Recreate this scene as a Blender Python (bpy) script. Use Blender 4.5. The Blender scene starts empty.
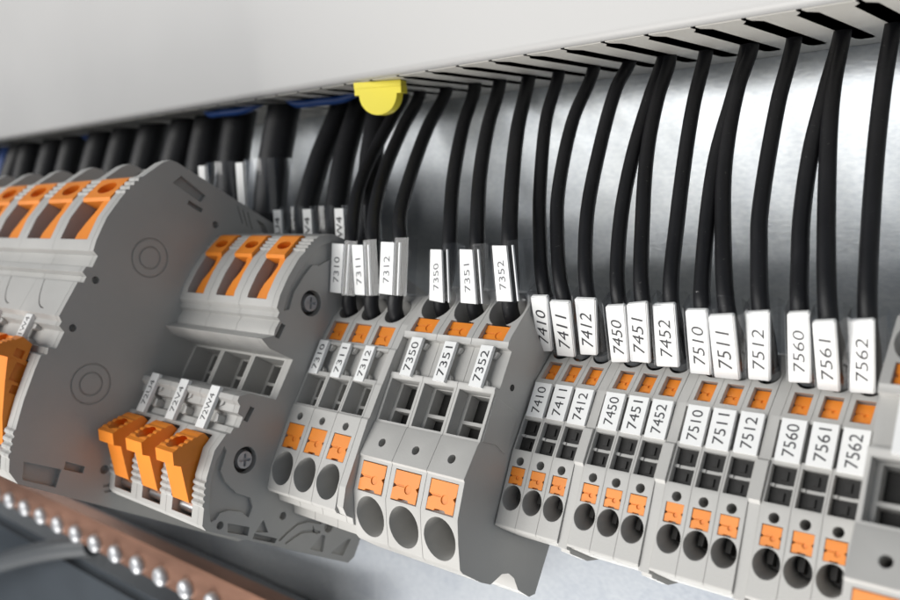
import bpy, bmesh, math, random
from mathutils import Vector, Matrix
random.seed(7)
MM = 0.001
TH = math.radians(31.5)            # the terminal rail is tilted back by this angle
S0, H0 = 13.5, -24.0               # rail centre line in the tilted frame (mm)
col = bpy.context.scene.collection

# ------------------------------------------------------------------ frames
def world_of(x, s, h):
    """tilted rail frame (x along rail, s up the terminal, h out of the rail) -> world mm"""
    return Vector((x, s * math.sin(TH) - h * math.cos(TH), s * math.cos(TH) + h * math.sin(TH)))
def loc(x, s, h):
    """rail frame -> local metres of a terminal standing on the rail"""
    return Vector((x, -(h - H0), s - S0)) * MM

# ------------------------------------------------------------------ objects
def link(o, parent=None):
    col.objects.link(o)
    if parent is not None: o.parent = parent
    return o
def tag(o, label=None, cat=None, group=None, kind=None):
    if label: o['label'] = label
    if cat: o['category'] = cat
    if group: o['group'] = group
    if kind: o['kind'] = kind
    return o
def empty(name, at, rx=0.0):
    e = bpy.data.objects.new(name, None); e.empty_display_size = 0.01
    e.location = at; e.rotation_euler = (rx, 0, 0)
    return link(e)
def rail_thing(name, x, label, cat, group=None):
    e = empty(name, world_of(x, S0, H0) * MM, -TH)
    return tag(e, label, cat, group)
def world_thing(name, at_mm, label, cat, group=None):
    return tag(empty(name, Vector(at_mm) * MM), label, cat, group)
def to_obj(name, bm, mat, parent=None, smooth=None):
    bmesh.ops.recalc_face_normals(bm, faces=bm.faces)
    me = bpy.data.meshes.new(name); bm.to_mesh(me); bm.free()
    for m in (mat if isinstance(mat, (list, tuple)) else [mat]): me.materials.append(m)
    if smooth is not None: shade(me, smooth)
    return link(bpy.data.objects.new(name, me), parent)
def shade(me, ang):
    for p in me.polygons: p.use_smooth = True
    bm = bmesh.new(); bm.from_mesh(me)
    for e in bm.edges:
        if len(e.link_faces) == 2 and e.calc_face_angle(0) > math.radians(ang): e.smooth = False
    bm.to_mesh(me); bm.free()
def reuse(name, me, parent):
    return link(bpy.data.objects.new(name, me), parent)

# ------------------------------------------------------------------ mesh makers (mm in, metres out)
def prism(bm, poly, x0, x1, f=loc):
    """polygon of (s,h) extruded along x"""
    a = [bm.verts.new(f(x0, s, h)) for s, h in poly]
    b = [bm.verts.new(f(x1, s, h)) for s, h in poly]
    n = len(poly)
    bm.faces.new(a); bm.faces.new(b[::-1])
    for i in range(n): bm.faces.new((a[i], b[i], b[(i + 1) % n], a[(i + 1) % n]))
def slabxs(bm, poly, h0, h1, f=loc):
    """polygon of (x,s) extruded along h"""
    a = [bm.verts.new(f(x, s, h0)) for x, s in poly]
    b = [bm.verts.new(f(x, s, h1)) for x, s in poly]
    n = len(poly)
    bm.faces.new(a); bm.faces.new(b[::-1])
    for i in range(n): bm.faces.new((a[i], b[i], b[(i + 1) % n], a[(i + 1) % n]))
def box(bm, x0, x1, s0, s1, h0, h1, f=loc):
    slabxs(bm, [(x0, s0), (x1, s0), (x1, s1), (x0, s1)], h0, h1, f)
def tube_between(bm, A, B, ra, rb, n=28, stretch=1.0, across=None, cap=True):
    """cylinder or cone between two points in metres; `stretch` widens it across the second axis"""
    A, B = Vector(A), Vector(B); d = (B - A).normalized()
    u = across or (Vector((1, 0, 0)) if abs(d.x) < .9 else Vector((0, 0, 1)))
    u = (u - d * u.dot(d)).normalized(); v = d.cross(u)
    ra_, rb_ = [], []
    for i in range(n):
        t = 2 * math.pi * i / n; c, s = math.cos(t), math.sin(t) * stretch
        ra_.append(bm.verts.new(A + (u * c + v * s) * ra)); rb_.append(bm.verts.new(B + (u * c + v * s) * rb))
    for i in range(n): bm.faces.new((ra_[i], ra_[(i + 1) % n], rb_[(i + 1) % n], rb_[i]))
    if cap: bm.faces.new(ra_[::-1]); bm.faces.new(rb_)
def hole(bm, x, s, h, ds, dh, r, depth, stretch=1.0, up=4, n=28, taper=1.0):
    """round cutter through the face at (x,s,h), axis (ds,dh) pointing out"""
    L = math.hypot(ds, dh); ds, dh = ds / L, dh / L
    tube_between(bm, loc(x, s - ds * depth, h - dh * depth), loc(x, s + ds * up, h + dh * up), r * taper * MM, r * MM, n, stretch)
def sweep(pts, radius, n=16, closed_ends=True):
    """round cable through points (metres) by Catmull-Rom"""
    P = [Vector(p) for p in pts]; P = [P[0] * 2 - P[1]] + P + [P[-1] * 2 - P[-2]]
    C = []
    for i in range(1, len(P) - 2):
        for k in range(10):
            a, b, c, d = P[i - 1], P[i], P[i + 1], P[i + 2]      # centripetal, so uneven spacing makes no kinks
            t0 = 0; t1 = t0 + (b - a).length ** .5; t2 = t1 + (c - b).length ** .5; t3 = t2 + (d - c).length ** .5
            t = t1 + (t2 - t1) * k / 10
            a1 = a * ((t1 - t) / (t1 - t0)) + b * ((t - t0) / (t1 - t0)); a2 = b * ((t2 - t) / (t2 - t1)) + c * ((t - t1) / (t2 - t1)); a3 = c * ((t3 - t) / (t3 - t2)) + d * ((t - t2) / (t3 - t2))
            b1 = a1 * ((t2 - t) / (t2 - t0)) + a2 * ((t - t0) / (t2 - t0)); b2 = a2 * ((t3 - t) / (t3 - t1)) + a3 * ((t - t1) / (t3 - t1))
            C.append(b1 * ((t2 - t) / (t2 - t1)) + b2 * ((t - t1) / (t2 - t1)))
    C.append(P[-2])
    bm = bmesh.new(); rings = []; u = Vector((1, 0, 0))
    for i, c in enumerate(C):
        d = (C[min(i + 1, len(C) - 1)] - C[max(i - 1, 0)]).normalized()
        u = (u - d * u.dot(d)).normalized(); v = d.cross(u)
        rings.append([bm.verts.new(c + (u * math.cos(2 * math.pi * k / n) + v * math.sin(2 * math.pi * k / n)) * radius) for k in range(n)])
    for a, b in zip(rings, rings[1:]):
        for k in range(n): bm.faces.new((a[k], a[(k + 1) % n], b[(k + 1) % n], b[k]))
    if closed_ends: bm.faces.new(rings[0][::-1]); bm.faces.new(rings[-1])
    return bm
def carve(base, cutters):
    """boolean difference, returns a new bmesh"""
    def ob(bm):
        bmesh.ops.recalc_face_normals(bm, faces=bm.faces)
        me = bpy.data.meshes.new('tmp'); bm.to_mesh(me); bm.free()
        return link(bpy.data.objects.new('tmp', me))
    b = ob(base)
    cs = [ob(c) for c in cutters]
    for c in cs:
        m = b.modifiers.new('b', 'BOOLEAN'); m.operation = 'DIFFERENCE'; m.solver = 'EXACT'; m.use_self = True; m.object = c
    dg = bpy.context.evaluated_depsgraph_get(); dg.update()
    me = bpy.data.meshes.new_from_object(b.evaluated_get(dg))
    out = bmesh.new(); out.from_mesh(me)
    for o in [b] + cs:
        d = o.data; bpy.data.objects.remove(o); bpy.data.meshes.remove(d)
    bpy.data.meshes.remove(me)
    return out
def carved(base, *cut_lists):
    return carve(base, list(cut_lists))

# ------------------------------------------------------------------ lettering
def lettering_mesh(text, width, height, bold=0.0):
    """flat letters centred on the origin in XY, stretched to width x height (mm)"""
    cu = bpy.data.curves.new('t', 'FONT'); cu.body = text; cu.size = 1; cu.offset = bold; cu.resolution_u = 3
    o = link(bpy.data.objects.new('t', cu))
    dg = bpy.context.evaluated_depsgraph_get(); dg.update()
    me = bpy.data.meshes.new_from_object(o.evaluated_get(dg))
    bpy.data.objects.remove(o); bpy.data.curves.remove(cu)
    xs = [v.co.x for v in me.vertices]; ys = [v.co.y for v in me.vertices]
    cx, cy = (min(xs) + max(xs)) / 2, (min(ys) + max(ys)) / 2
    kx, ky = width / (max(xs) - min(xs)), height / (max(ys) - min(ys))
    for v in me.vertices: v.co = Vector(((v.co.x - cx) * kx * MM, (v.co.y - cy) * ky * MM, 0))
    return me
def letters(text, width, height, frame, mat, parent, bold=0.0):
    me = lettering_mesh(text, width, height, bold); me.transform(frame); me.materials.append(mat)
    me.name = 'lettering'
    return link(bpy.data.objects.new('lettering', me), parent)
def frame_of(origin, xd, yd):
    x, y = Vector(xd).normalized(), Vector(yd); y = (y - x * y.dot(x)).normalized(); z = x.cross(y)
    return Matrix(((x.x, y.x, z.x, origin[0]), (x.y, y.y, z.y, origin[1]), (x.z, y.z, z.z, origin[2]), (0, 0, 0, 1)))

# ------------------------------------------------------------------ materials
def mat(name, base, rough=0.5, metal=0.0, var=0.0, vscale=60, bump=0.0, bscale=1500, bevel=0.0, coat=0.0, spec=0.5, dust=0.0, stretch=(1, 1, 1), rvar=0.0):
    m = bpy.data.materials.new(name); m.use_nodes = True
    nt = m.node_tree; N = nt.nodes; L = nt.links; p = N['Principled BSDF']
    p.inputs['Roughness'].default_value = rough; p.inputs['Metallic'].default_value = metal
    p.inputs['Specular IOR Level'].default_value = spec
    if coat: p.inputs['Coat Weight'].default_value = coat; p.inputs['Coat Roughness'].default_value = 0.25
    tc = N.new('ShaderNodeTexCoord'); mp = N.new('ShaderNodeMapping'); mp.inputs['Scale'].default_value = stretch
    oi = N.new('ShaderNodeObjectInfo'); ad = N.new('ShaderNodeVectorMath'); ad.operation = 'ADD'   # every copy gets its own patch of grain
    L.new(tc.outputs['Object'], ad.inputs[0]); L.new(oi.outputs['Location'], ad.inputs[1]); L.new(ad.outputs[0], mp.inputs[0])
    c = (*base, 1)
    last = None
    if var > 0:
        n = N.new('ShaderNodeTexNoise'); n.inputs['Scale'].default_value = vscale; n.inputs['Detail'].default_value = 5
        L.new(mp.outputs[0], n.inputs['Vector'])
        r = N.new('ShaderNodeMapRange'); r.inputs['From Min'].default_value = 0.3; r.inputs['From Max'].default_value = 0.7
        L.new(n.outputs['Fac'], r.inputs['Value'])
        mx = N.new('ShaderNodeMix'); mx.data_type = 'RGBA'
        mx.inputs['A'].default_value = (*[v * (1 - var) for v in base], 1); mx.inputs['B'].default_value = (*[min(1, v * (1 + var)) for v in base], 1)
        L.new(r.outputs[0], mx.inputs['Factor']); last = mx.outputs['Result']
        if rvar:
            rr = N.new('ShaderNodeMapRange'); rr.inputs['To Min'].default_value = rough - rvar; rr.inputs['To Max'].default_value = rough + rvar
            L.new(n.outputs['Fac'], rr.inputs['Value']); L.new(rr.outputs[0], p.inputs['Roughness'])
    if dust > 0:
        v = N.new('ShaderNodeTexNoise'); v.inputs['Scale'].default_value = 1400; v.inputs['Detail'].default_value = 2
        L.new(ad.outputs[0], v.inputs['Vector'])
        r = N.new('ShaderNodeMapRange'); r.inputs['From Min'].default_value = 0.70; r.inputs['From Max'].default_value = 0.76
        r.inputs['To Max'].default_value = dust
        L.new(v.outputs['Fac'], r.inputs['Value'])
        mx = N.new('ShaderNodeMix'); mx.data_type = 'RGBA'; mx.inputs['A'].default_value = c; mx.inputs['B'].default_value = (0.45, 0.43, 0.4, 1)
        if last: L.new(last, mx.inputs['A'])
        L.new(r.outputs[0], mx.inputs['Factor']); last = mx.outputs['Result']
    if last: L.new(last, p.inputs['Base Color'])
    else: p.inputs['Base Color'].default_value = c
    nrm = None
    if bevel > 0:
        b = N.new('ShaderNodeBevel'); b.samples = 4; b.inputs['Radius'].default_value = bevel * MM; nrm = b.outputs[0]
    if bump > 0:
        n = N.new('ShaderNodeTexNoise'); n.inputs['Scale'].default_value = bscale; n.inputs['Detail'].default_value = 3
        L.new(mp.outputs[0], n.inputs['Vector'])
        bp = N.new('ShaderNodeBump'); bp.inputs['Strength'].default_value = bump; bp.inputs['Distance'].default_value = 0.0002
        L.new(n.outputs['Fac'], bp.inputs['Height'])
        if nrm: L.new(nrm, bp.inputs['Normal'])
        nrm = bp.outputs[0]
    if nrm: L.new(nrm, p.inputs['Normal'])
    return m
M = {}
M['grey'] = mat('housing_grey', (0.48, 0.47, 0.45), 0.47, var=0.05, vscale=55, bump=0.12, bscale=2200, bevel=0.22, dust=0.16, rvar=0.10)
M['cover'] = mat('shaded_cover_grey', (0.44, 0.43, 0.41), 0.5, var=0.07, vscale=38, bump=0.16, bscale=1800, bevel=0.22, dust=0.2, rvar=0.12)  # same plastic as the housings, side shade put in as a darker tone
M['orange'] = mat('orange_plastic', (0.84, 0.255, 0.022), 0.45, var=0.10, vscale=60, bump=0.06, bevel=0.18, dust=0.06)
M['shaded_orange'] = mat('shaded_orange_core', (0.17, 0.07, 0.045), 0.5, var=0.1, vscale=90, bevel=0.15)  # the lever's orange, darkened so the colour carries the shade of its recess
M['white'] = mat('marker_white', (0.86, 0.86, 0.85), 0.4, var=0.015, vscale=200, bevel=0.12)
M['ink'] = mat('printed_ink', (0.035, 0.035, 0.04), 0.6)
M['ink_faint'] = mat('printed_ink_thin', (0.13, 0.13, 0.14), 0.6)
M['black'] = mat('black_cable', (0.007, 0.007, 0.0085), 0.5, var=0.3, vscale=80, bump=0.25, bscale=700, dust=0.10, spec=0.42, rvar=0.12)
M['bluecable'] = mat('blue_cable', (0.004, 0.04, 0.18), 0.5)
M['opening_shade'] = mat('opening_shade_metal', (0.022, 0.021, 0.02), 0.5, metal=0.3)  # contact metal made near-black to put shade inside the openings
M['duct'] = mat('duct_pvc', (0.56, 0.54, 0.50), 0.5, var=0.03, vscale=20, bump=0.05)
M['lid'] = mat('duct_lid_pvc', (0.45, 0.445, 0.44), 0.45, var=0.05, vscale=11, bump=0.10, bscale=420, dust=0.10, rvar=0.12)
M['copper'] = mat('copper', (0.30, 0.165, 0.115), 0.5, metal=1.0, var=0.35, vscale=90, bump=0.25, bscale=500, stretch=(0.2, 1, 1))
M['screw'] = mat('zinc_screw', (0.55, 0.56, 0.58), 0.40, metal=0.6, bump=0.15)
M['steel'] = mat('rail_steel', (0.55, 0.56, 0.57), 0.35, metal=1.0, var=0.1)
M['yellow'] = mat('yellow_plastic', (0.90, 0.76, 0.06), 0.4, var=0.03, bevel=0.2)
M['dark'] = mat('anthracite_plastic', (0.035, 0.042, 0.05), 0.45, var=0.1, vscale=30)
M['conduit'] = mat('conduit_grey', (0.07, 0.075, 0.08), 0.4)
def plate_material():
    m = bpy.data.materials.new('galvanised_steel'); m.use_nodes = True
    nt = m.node_tree; N = nt.nodes; L = nt.links; p = N['Principled BSDF']
    p.inputs['Metallic'].default_value = 1.0
    tc = N.new('ShaderNodeTexCoord')
    vo = N.new('ShaderNodeTexVoronoi'); vo.inputs['Scale'].default_value = 90; L.new(tc.outputs['Object'], vo.inputs['Vector'])
    n1 = N.new('ShaderNodeTexNoise'); n1.inputs['Scale'].default_value = 22; n1.inputs['Detail'].default_value = 6; L.new(tc.outputs['Object'], n1.inputs['Vector'])
    n2 = N.new('ShaderNodeTexNoise'); n2.inputs['Scale'].default_value = 1100; n2.inputs['Detail'].default_value = 3
    mp = N.new('ShaderNodeMapping'); mp.inputs['Scale'].default_value = (0.5, 1, 1); L.new(tc.outputs['Object'], mp.inputs[0]); L.new(mp.outputs[0], n2.inputs['Vector'])
    a = N.new('ShaderNodeMath'); a.operation = 'MULTIPLY_ADD'; L.new(n1.outputs['Fac'], a.inputs[0]); a.inputs[1].default_value = 0.45
    sp = N.new('ShaderNodeSeparateColor'); L.new(vo.outputs['Color'], sp.inputs[0])
    b = N.new('ShaderNodeMath'); b.operation = 'MULTIPLY'; L.new(sp.outputs[0], b.inputs[0]); b.inputs[1].default_value = 0.10; L.new(b.outputs[0], a.inputs[2])
    c = N.new('ShaderNodeMath'); c.operation = 'MULTIPLY_ADD'; L.new(n2.outputs['Fac'], c.inputs[0]); c.inputs[1].default_value = 0.5; L.new(a.outputs[0], c.inputs[2])
    cr = N.new('ShaderNodeValToRGB'); cr.color_ramp.elements[0].position = 0.30; cr.color_ramp.elements[0].color = (0.45, 0.48, 0.52, 1)
    cr.color_ramp.elements[1].position = 0.86; cr.color_ramp.elements[1].color = (0.72, 0.74, 0.74, 1)
    L.new(c.outputs[0], cr.inputs[0]); L.new(cr.outputs[0], p.inputs['Base Color'])
    rr = N.new('ShaderNodeMapRange'); rr.inputs['To Min'].default_value = 0.29; rr.inputs['To Max'].default_value = 0.40
    L.new(a.outputs[0], rr.inputs['Value']); L.new(rr.outputs[0], p.inputs['Roughness'])
    p.inputs['Anisotropic'].default_value = 0.95       # rolled sheet: reflections smear sideways
    tg = N.new('ShaderNodeCombineXYZ'); tg.inputs[0].default_value = 1; L.new(tg.outputs[0], p.inputs['Tangent'])
    bp = N.new('ShaderNodeBump'); bp.inputs['Strength'].default_value = 0.12; bp.inputs['Distance'].default_value = 0.0001
    L.new(n2.outputs['Fac'], bp.inputs['Height']); L.new(bp.outputs[0], p.inputs['Normal'])
    return m
M['plate'] = plate_material()
def clear_material():
    m = bpy.data.materials.new('clear_sleeve'); m.use_nodes = True
    nt = m.node_tree; N = nt.nodes; L = nt.links; out = N['Material Output']; N.remove(N['Principled BSDF'])
    t = N.new('ShaderNodeBsdfTransparent'); t.inputs[0].default_value = (0.965, 0.97, 0.985, 1)
    g = N.new('ShaderNodeBsdfGlossy'); g.inputs['Roughness'].default_value = 0.14; g.inputs[0].default_value = (1, 1, 1, 1)
    lw = N.new('ShaderNodeLayerWeight'); lw.inputs[0].default_value = 0.5
    pw = N.new('ShaderNodeMath'); pw.operation = 'POWER'; L.new(lw.outputs['Facing'], pw.inputs[0]); pw.inputs[1].default_value = 3
    fr = N.new('ShaderNodeMath'); fr.operation = 'MULTIPLY_ADD'; L.new(pw.outputs[0], fr.inputs[0]); fr.inputs[1].default_value = 0.95; fr.inputs[2].default_value = 0.045
    mx = N.new('ShaderNodeMixShader'); L.new(fr.outputs[0], mx.inputs[0]); L.new(t.outputs[0], mx.inputs[1]); L.new(g.outputs[0], mx.inputs[2])
    L.new(mx.outputs[0], out.inputs[0])
    return m
M['clear'] = clear_material()
WIRES = {
    '7310': dict(entry=[-56.2, 7.1, 36.46], top=[-56.2, 8.95, 52.43], path=[[-66.33, 22.02, 65.0], [-70.92, 31.54, 74.14], [-74.37, 44.51, 86.62], [-77.19, 53.18, 94.96]], tag=[[-59.64, 5.94, 52.52], [-55.23, 5.93, 52.4], [-55.71, 4.5, 40.08], [-59.77, 4.51, 40.21]]),
    '7311': dict(entry=[-48.0, 7.1, 36.46], top=[-48.0, 8.69, 52.54], path=[[-54.83, 16.97, 60.44], [-61.57, 28.0, 70.95], [-66.51, 40.94, 83.28], [-69.84, 52.34, 94.15]], tag=[[-51.98, 5.65, 52.28], [-48.03, 5.64, 52.26], [-46.91, 4.44, 40.05], [-50.38, 4.43, 40.02]]),
    '7312': dict(entry=[-39.8, 7.1, 36.46], top=[-39.8, 9.95, 52.8], path=[[-44.89, 15.9, 58.6], [-50.63, 26.21, 68.65], [-56.39, 40.39, 82.49], [-59.38, 52.4, 94.21]], tag=[[-42.93, 6.95, 53.04], [-38.52, 6.93, 52.94], [-37.82, 4.77, 40.56], [-42.24, 4.8, 40.74]]),
    '7350': dict(entry=[-28.4, 11.08, 38.37], top=[-28.4, 14.85, 51.4], path=[[-37.55, 28.2, 66.61], [-44.58, 41.37, 81.62], [-48.64, 52.12, 93.87]], tag=[[-31.15, 11.62, 51.05], [-27.7, 11.62, 51.03], [-24.72, 8.16, 39.06], [-29.07, 8.26, 39.43]]),
    '7351': dict(entry=[-18.2, 11.08, 38.37], top=[-18.2, 12.86, 51.7], path=[[-28.38, 27.81, 67.77], [-34.93, 39.96, 80.83], [-40.11, 52.51, 94.32]], tag=[[-20.52, 9.78, 51.36], [-16.88, 9.78, 51.35], [-14.92, 8.18, 39.34], [-19.39, 8.19, 39.37]]),
    '7352': dict(entry=[-8.0, 11.08, 38.37], top=[-8.0, 11.54, 52.38], path=[[-15.82, 23.87, 65.0], [-24.21, 38.48, 79.95], [-30.57, 52.76, 94.57]], tag=[[-10.18, 8.54, 52.43], [-6.37, 8.54, 52.48], [-4.95, 8.14, 40.44], [-9.02, 8.14, 40.36]]),
    '7410': dict(entry=[0.0, 20.58, 27.85], top=[0.0, 13.2, 41.57], path=[[-8.81, 24.86, 57.21], [-13.35, 32.26, 67.14], [-18.88, 43.47, 82.19], [-20.83, 52.41, 94.18]], tag=[[-1.32, 9.86, 41.46], [3.15, 9.72, 41.71], [-0.74, 16.9, 28.36], [-4.67, 17.13, 27.94]]),
    '7411': dict(entry=[5.2, 20.58, 27.85], top=[5.2, 12.44, 41.29], path=[[-3.76, 24.46, 57.2], [-6.75, 30.06, 64.6], [-10.35, 42.22, 80.7], [-10.38, 52.4, 94.17]], tag=[[3.94, 9.26, 40.76], [8.91, 9.21, 40.84], [4.99, 17.27, 27.53], [0.3, 17.29, 27.5]]),
    '7412': dict(entry=[10.4, 20.58, 27.85], top=[10.4, 13.78, 41.42], path=[[3.53, 25.27, 57.11], [0.03, 37.26, 73.48], [-1.46, 47.89, 88.0], [-0.5, 52.77, 94.66]], tag=[[9.4, 10.35, 41.56], [14.41, 10.31, 41.64], [10.76, 16.84, 28.63], [6.47, 16.95, 28.4]]),
    '7450': dict(entry=[17.8, 20.58, 27.85], top=[17.8, 13.56, 40.83], path=[[12.35, 24.33, 55.61], [9.56, 34.8, 69.99], [8.63, 45.36, 84.49], [8.55, 53.13, 95.16]], tag=[[16.63, 10.42, 40.34], [21.07, 10.14, 40.85], [18.17, 17.18, 27.84], [13.77, 17.46, 27.32]]),
    '7451': dict(entry=[23.0, 20.58, 27.85], top=[23.0, 13.76, 41.11], path=[[16.95, 25.8, 57.64], [12.54, 36.77, 72.7], [10.73, 45.2, 84.27], [10.26, 52.24, 93.94]], tag=[[21.36, 10.43, 41.03], [25.89, 10.06, 41.73], [23.02, 17.04, 28.18], [18.46, 17.08, 28.1]]),
    '7452': dict(entry=[28.2, 20.58, 27.85], top=[28.2, 15.51, 41.2], path=[[24.16, 27.45, 58.33], [20.12, 43.28, 81.06], [18.98, 52.9, 94.88]], tag=[[25.97, 12.36, 41.06], [30.67, 12.17, 41.56], [29.2, 17.32, 27.98], [24.13, 17.47, 27.6]]),
    '7510': dict(entry=[35.6, 20.58, 27.85], top=[35.6, 13.59, 40.54], path=[[33.55, 18.69, 47.58], [29.38, 33.71, 68.34], [28.93, 43.88, 82.39], [28.6, 52.74, 94.63]], tag=[[33.9, 10.08, 40.69], [38.28, 9.91, 41.0], [35.73, 17.59, 27.07], [31.37, 17.65, 26.95]]),
    '7511': dict(entry=[40.8, 20.58, 27.85], top=[40.8, 12.79, 40.05], path=[[35.19, 24.18, 55.61], [31.45, 33.87, 68.85], [29.41, 45.36, 84.54], [29.61, 52.3, 94.02]], tag=[[38.76, 9.25, 40.01], [43.59, 8.89, 40.58], [41.42, 17.73, 26.74], [36.27, 17.75, 26.71]]),
    '7512': dict(entry=[46.0, 20.58, 27.85], top=[46.0, 15.29, 40.62], path=[[42.54, 23.59, 52.59], [41.22, 27.43, 58.14], [38.95, 42.67, 80.11], [38.75, 52.14, 93.78]], tag=[[44.72, 11.97, 40.79], [48.92, 11.77, 41.27], [47.15, 17.57, 27.27], [42.99, 17.63, 27.14]]),
    '7560': dict(entry=[53.4, 20.58, 27.85], top=[53.4, 13.82, 41.3], path=[[51.36, 20.06, 49.86], [49.72, 25.55, 57.38], [48.23, 35.11, 70.47], [48.18, 43.84, 82.43], [48.32, 52.15, 93.83]], tag=[[52.5, 10.44, 41.33], [56.24, 10.21, 41.79], [54.59, 17.21, 27.89], [50.48, 17.38, 27.53]]),
    '7561': dict(entry=[58.6, 20.58, 27.85], top=[58.6, 12.51, 40.44], path=[[51.66, 33.8, 69.11], [49.4, 43.58, 82.29], [48.58, 52.12, 93.78]], tag=[[57.13, 9.04, 40.3], [60.88, 8.72, 40.79], [59.37, 17.72, 26.76], [55.49, 17.69, 26.81]]),
    '7562': dict(entry=[63.8, 20.58, 27.85], top=[63.8, 16.11, 40.66], path=[[60.45, 30.92, 62.48], [58.48, 43.7, 81.33], [57.94, 51.99, 93.55]], tag=[[62.02, 13.01, 40.45], [65.76, 12.85, 40.91], [65.06, 17.64, 27.17], [60.86, 17.72, 26.95]]),
}

# ================================================================== SETTING
def world_box(bm, x0, x1, y0, y1, z0, z1):
    v = [bm.verts.new(Vector(p) * MM) for p in [(x0, y0, z0), (x1, y0, z0), (x1, y1, z0), (x0, y1, z0), (x0, y0, z1), (x1, y0, z1), (x1, y1, z1), (x0, y1, z1)]]
    for f in [(0, 1, 2, 3), (4, 5, 6, 7), (0, 1, 5, 4), (1, 2, 6, 5), (2, 3, 7, 6), (3, 0, 4, 7)]: bm.faces.new([v[i] for i in f])
bm = bmesh.new(); world_box(bm, -900, 420, 76.2, 78.7, -420, 420)
tag(to_obj('mounting_plate', bm, M['plate']), kind='structure')

# ------------------------------------------------------------------ slotted cable duct
ZD = 94.3
duct = world_thing('cable_duct', (0, 76, ZD), 'light grey slotted cable duct running along the top above all the wires', 'cable duct')
def dl(x, y, z): return Vector((x, y - 76, z - ZD)) * MM
def dprism(bm, poly, x0, x1):
    prism(bm, poly, x0, x1, lambda x, y, z: dl(x, y, z))
bm = bmesh.new()
X0, X1 = -640.0, 150.0; P0 = -50.6; PITCH = 9.996
n0 = int((X0 - P0) / PITCH) + 1; slots = [P0 + PITCH * i for i in range(n0, int((X1 - P0) / PITCH) + 1)]
poly = [(X0, 75.9)]; poly += [(X0, 23.2)]
for c in slots:      # comb with a T-shaped finger end at the open front
    poly += [(c - 0.5, 23.2), (c - 0.5, 25.6), (c - 2.0, 28.0), (c - 2.0, 65.5), (c - 1.2, 67.0), (c + 1.2, 67.0), (c + 2.0, 65.5), (c + 2.0, 28.0), (c + 0.5, 25.6), (c + 0.5, 23.2)]
poly += [(X1, 23.2), (X1, 75.9)]
a = [bm.verts.new(dl(x, y, ZD)) for x, y in poly]; b = [bm.verts.new(dl(x, y, ZD + 1.6)) for x, y in poly]
bm.faces.new(a); bm.faces.new(b[::-1])
for i in range(len(poly)): bm.faces.new((a[i], b[i], b[(i + 1) % len(poly)], a[(i + 1) % len(poly)]))
bmesh.ops.triangulate(bm, faces=[f for f in bm.faces if len(f.verts) > 4])
to_obj('slotted_side', bm, M['duct'], duct)
bm = bmesh.new(); dprism(bm, [(75.9, ZD + 1.6), (75.9, 180), (23.2, 180), (23.2, 178.2), (73.5, 178.2), (73.5, ZD + 1.6)], X0, X1)
to_obj('duct_body', bm, M['duct'], duct)
lidp = [(21.0, 182)] + [(21.0 + 1.9 * (1 - math.cos(t)), 96.4 - 1.9 * math.sin(t)) for t in [i * math.pi / 16 for i in range(9)]] + [(23.1, 94.5), (23.1, 182)]
bm = bmesh.new(); dprism(bm, lidp, X0, X1)
to_obj('duct_lid', bm, M['lid'], duct, smooth=25)

# blue cables lying inside the duct, showing through the slots
def cable_thing(name, pts, r, m, label, cat, group=None):
    e = world_thing(name, pts[0], label, cat, group); o = Vector(pts[0])
    to_obj('jacket', sweep([(Vector(p) - o) * MM for p in pts], r * MM), m, e, smooth=60)
    return e
for pts, lab in (([(-80.7, 41, 106), (-80.8, 40, 97), (-86, 39, 93.7), (-98, 37, 93.1), (-107, 35, 93.6), (-110.5, 34, 97), (-110.7, 33, 106)], 'blue wire looping out of the duct just left of the yellow plug'),
                 ([(-120.7, 36, 106), (-120.8, 35, 97), (-127, 33, 93.7), (-140, 31, 93.2), (-147, 31, 93.7), (-150.5, 31, 97), (-150.6, 31, 106)], 'blue wire looping out of the duct above the power cables'),
                 ([(-240.6, 44, 106), (-240.7, 43, 97), (-246, 42, 93.7), (-254, 41, 93.3), (-260.5, 41, 97), (-260.6, 41, 106)], 'short blue wire loop under the duct above the large lever terminals')):
    cable_thing('blue_wire', pts, 1.25, M['bluecable'], lab, 'wire', 'blue wires looping out of the duct')
# bundle of wires running on inside the duct
for k, (y, z, r) in enumerate([(36, 104, 3.4), (44, 110, 3.4), (34, 114, 3.0), (60, 112, 3.4), (50, 119, 3.2)]):
    cable_thing('duct_wire', [(-410, y, z), (-250, y + 3, z + 2), (-90, y - 2, z), (20, y + 2, z + 2), (80, y, z + 1), (145, y + 1, z)], r, M['black'],
               'black wire running lengthways inside the cable duct, seen only through the slots', 'wire', 'black wires lying inside the duct')

# yellow half-round plug clipped in a slot
yp = world_thing('yellow_plug', (-60, 25, ZD), 'yellow half-round plastic plug hanging from a slot of the cable duct', 'plug')
bm = bmesh.new()
def yl(x, y, z): return Vector((x + 60, y - 25, z - ZD)) * MM
half = [(-60.0 + 4.7 * math.cos(t), 90.8 + 5.4 * math.sin(t)) for t in [math.pi + i * math.pi / 24 for i in range(25)]]
half = [(-65.8, 92.6), (-65.8, 90.8)] + half + [(-54.2, 90.8), (-54.2, 92.6)]
a = [bm.verts.new(yl(x, 25 + (x + 60) * 0.5, z)) for x, z in half]; b = [bm.verts.new(yl(x, 27.4 + (x + 60) * 0.5, z)) for x, z in half]
bm.faces.new(a); bm.faces.new(b[::-1])
for i in range(len(half)): bm.faces.new((a[i], b[i], b[(i + 1) % len(half)], a[(i + 1) % len(half)]))
to_obj('half_disc', bm, M['yellow'], yp)
bm = bmesh.new(); v = []
for z in (92.6, 94.2):
    v.append([bm.verts.new(yl(x, y, z)) for x, y in [(-65.9, 22.0), (-54.1, 27.8), (-55.0, 30.9), (-66.8, 25.1)]])
bm.faces.new(v[0]); bm.faces.new(v[1][::-1])
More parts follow.
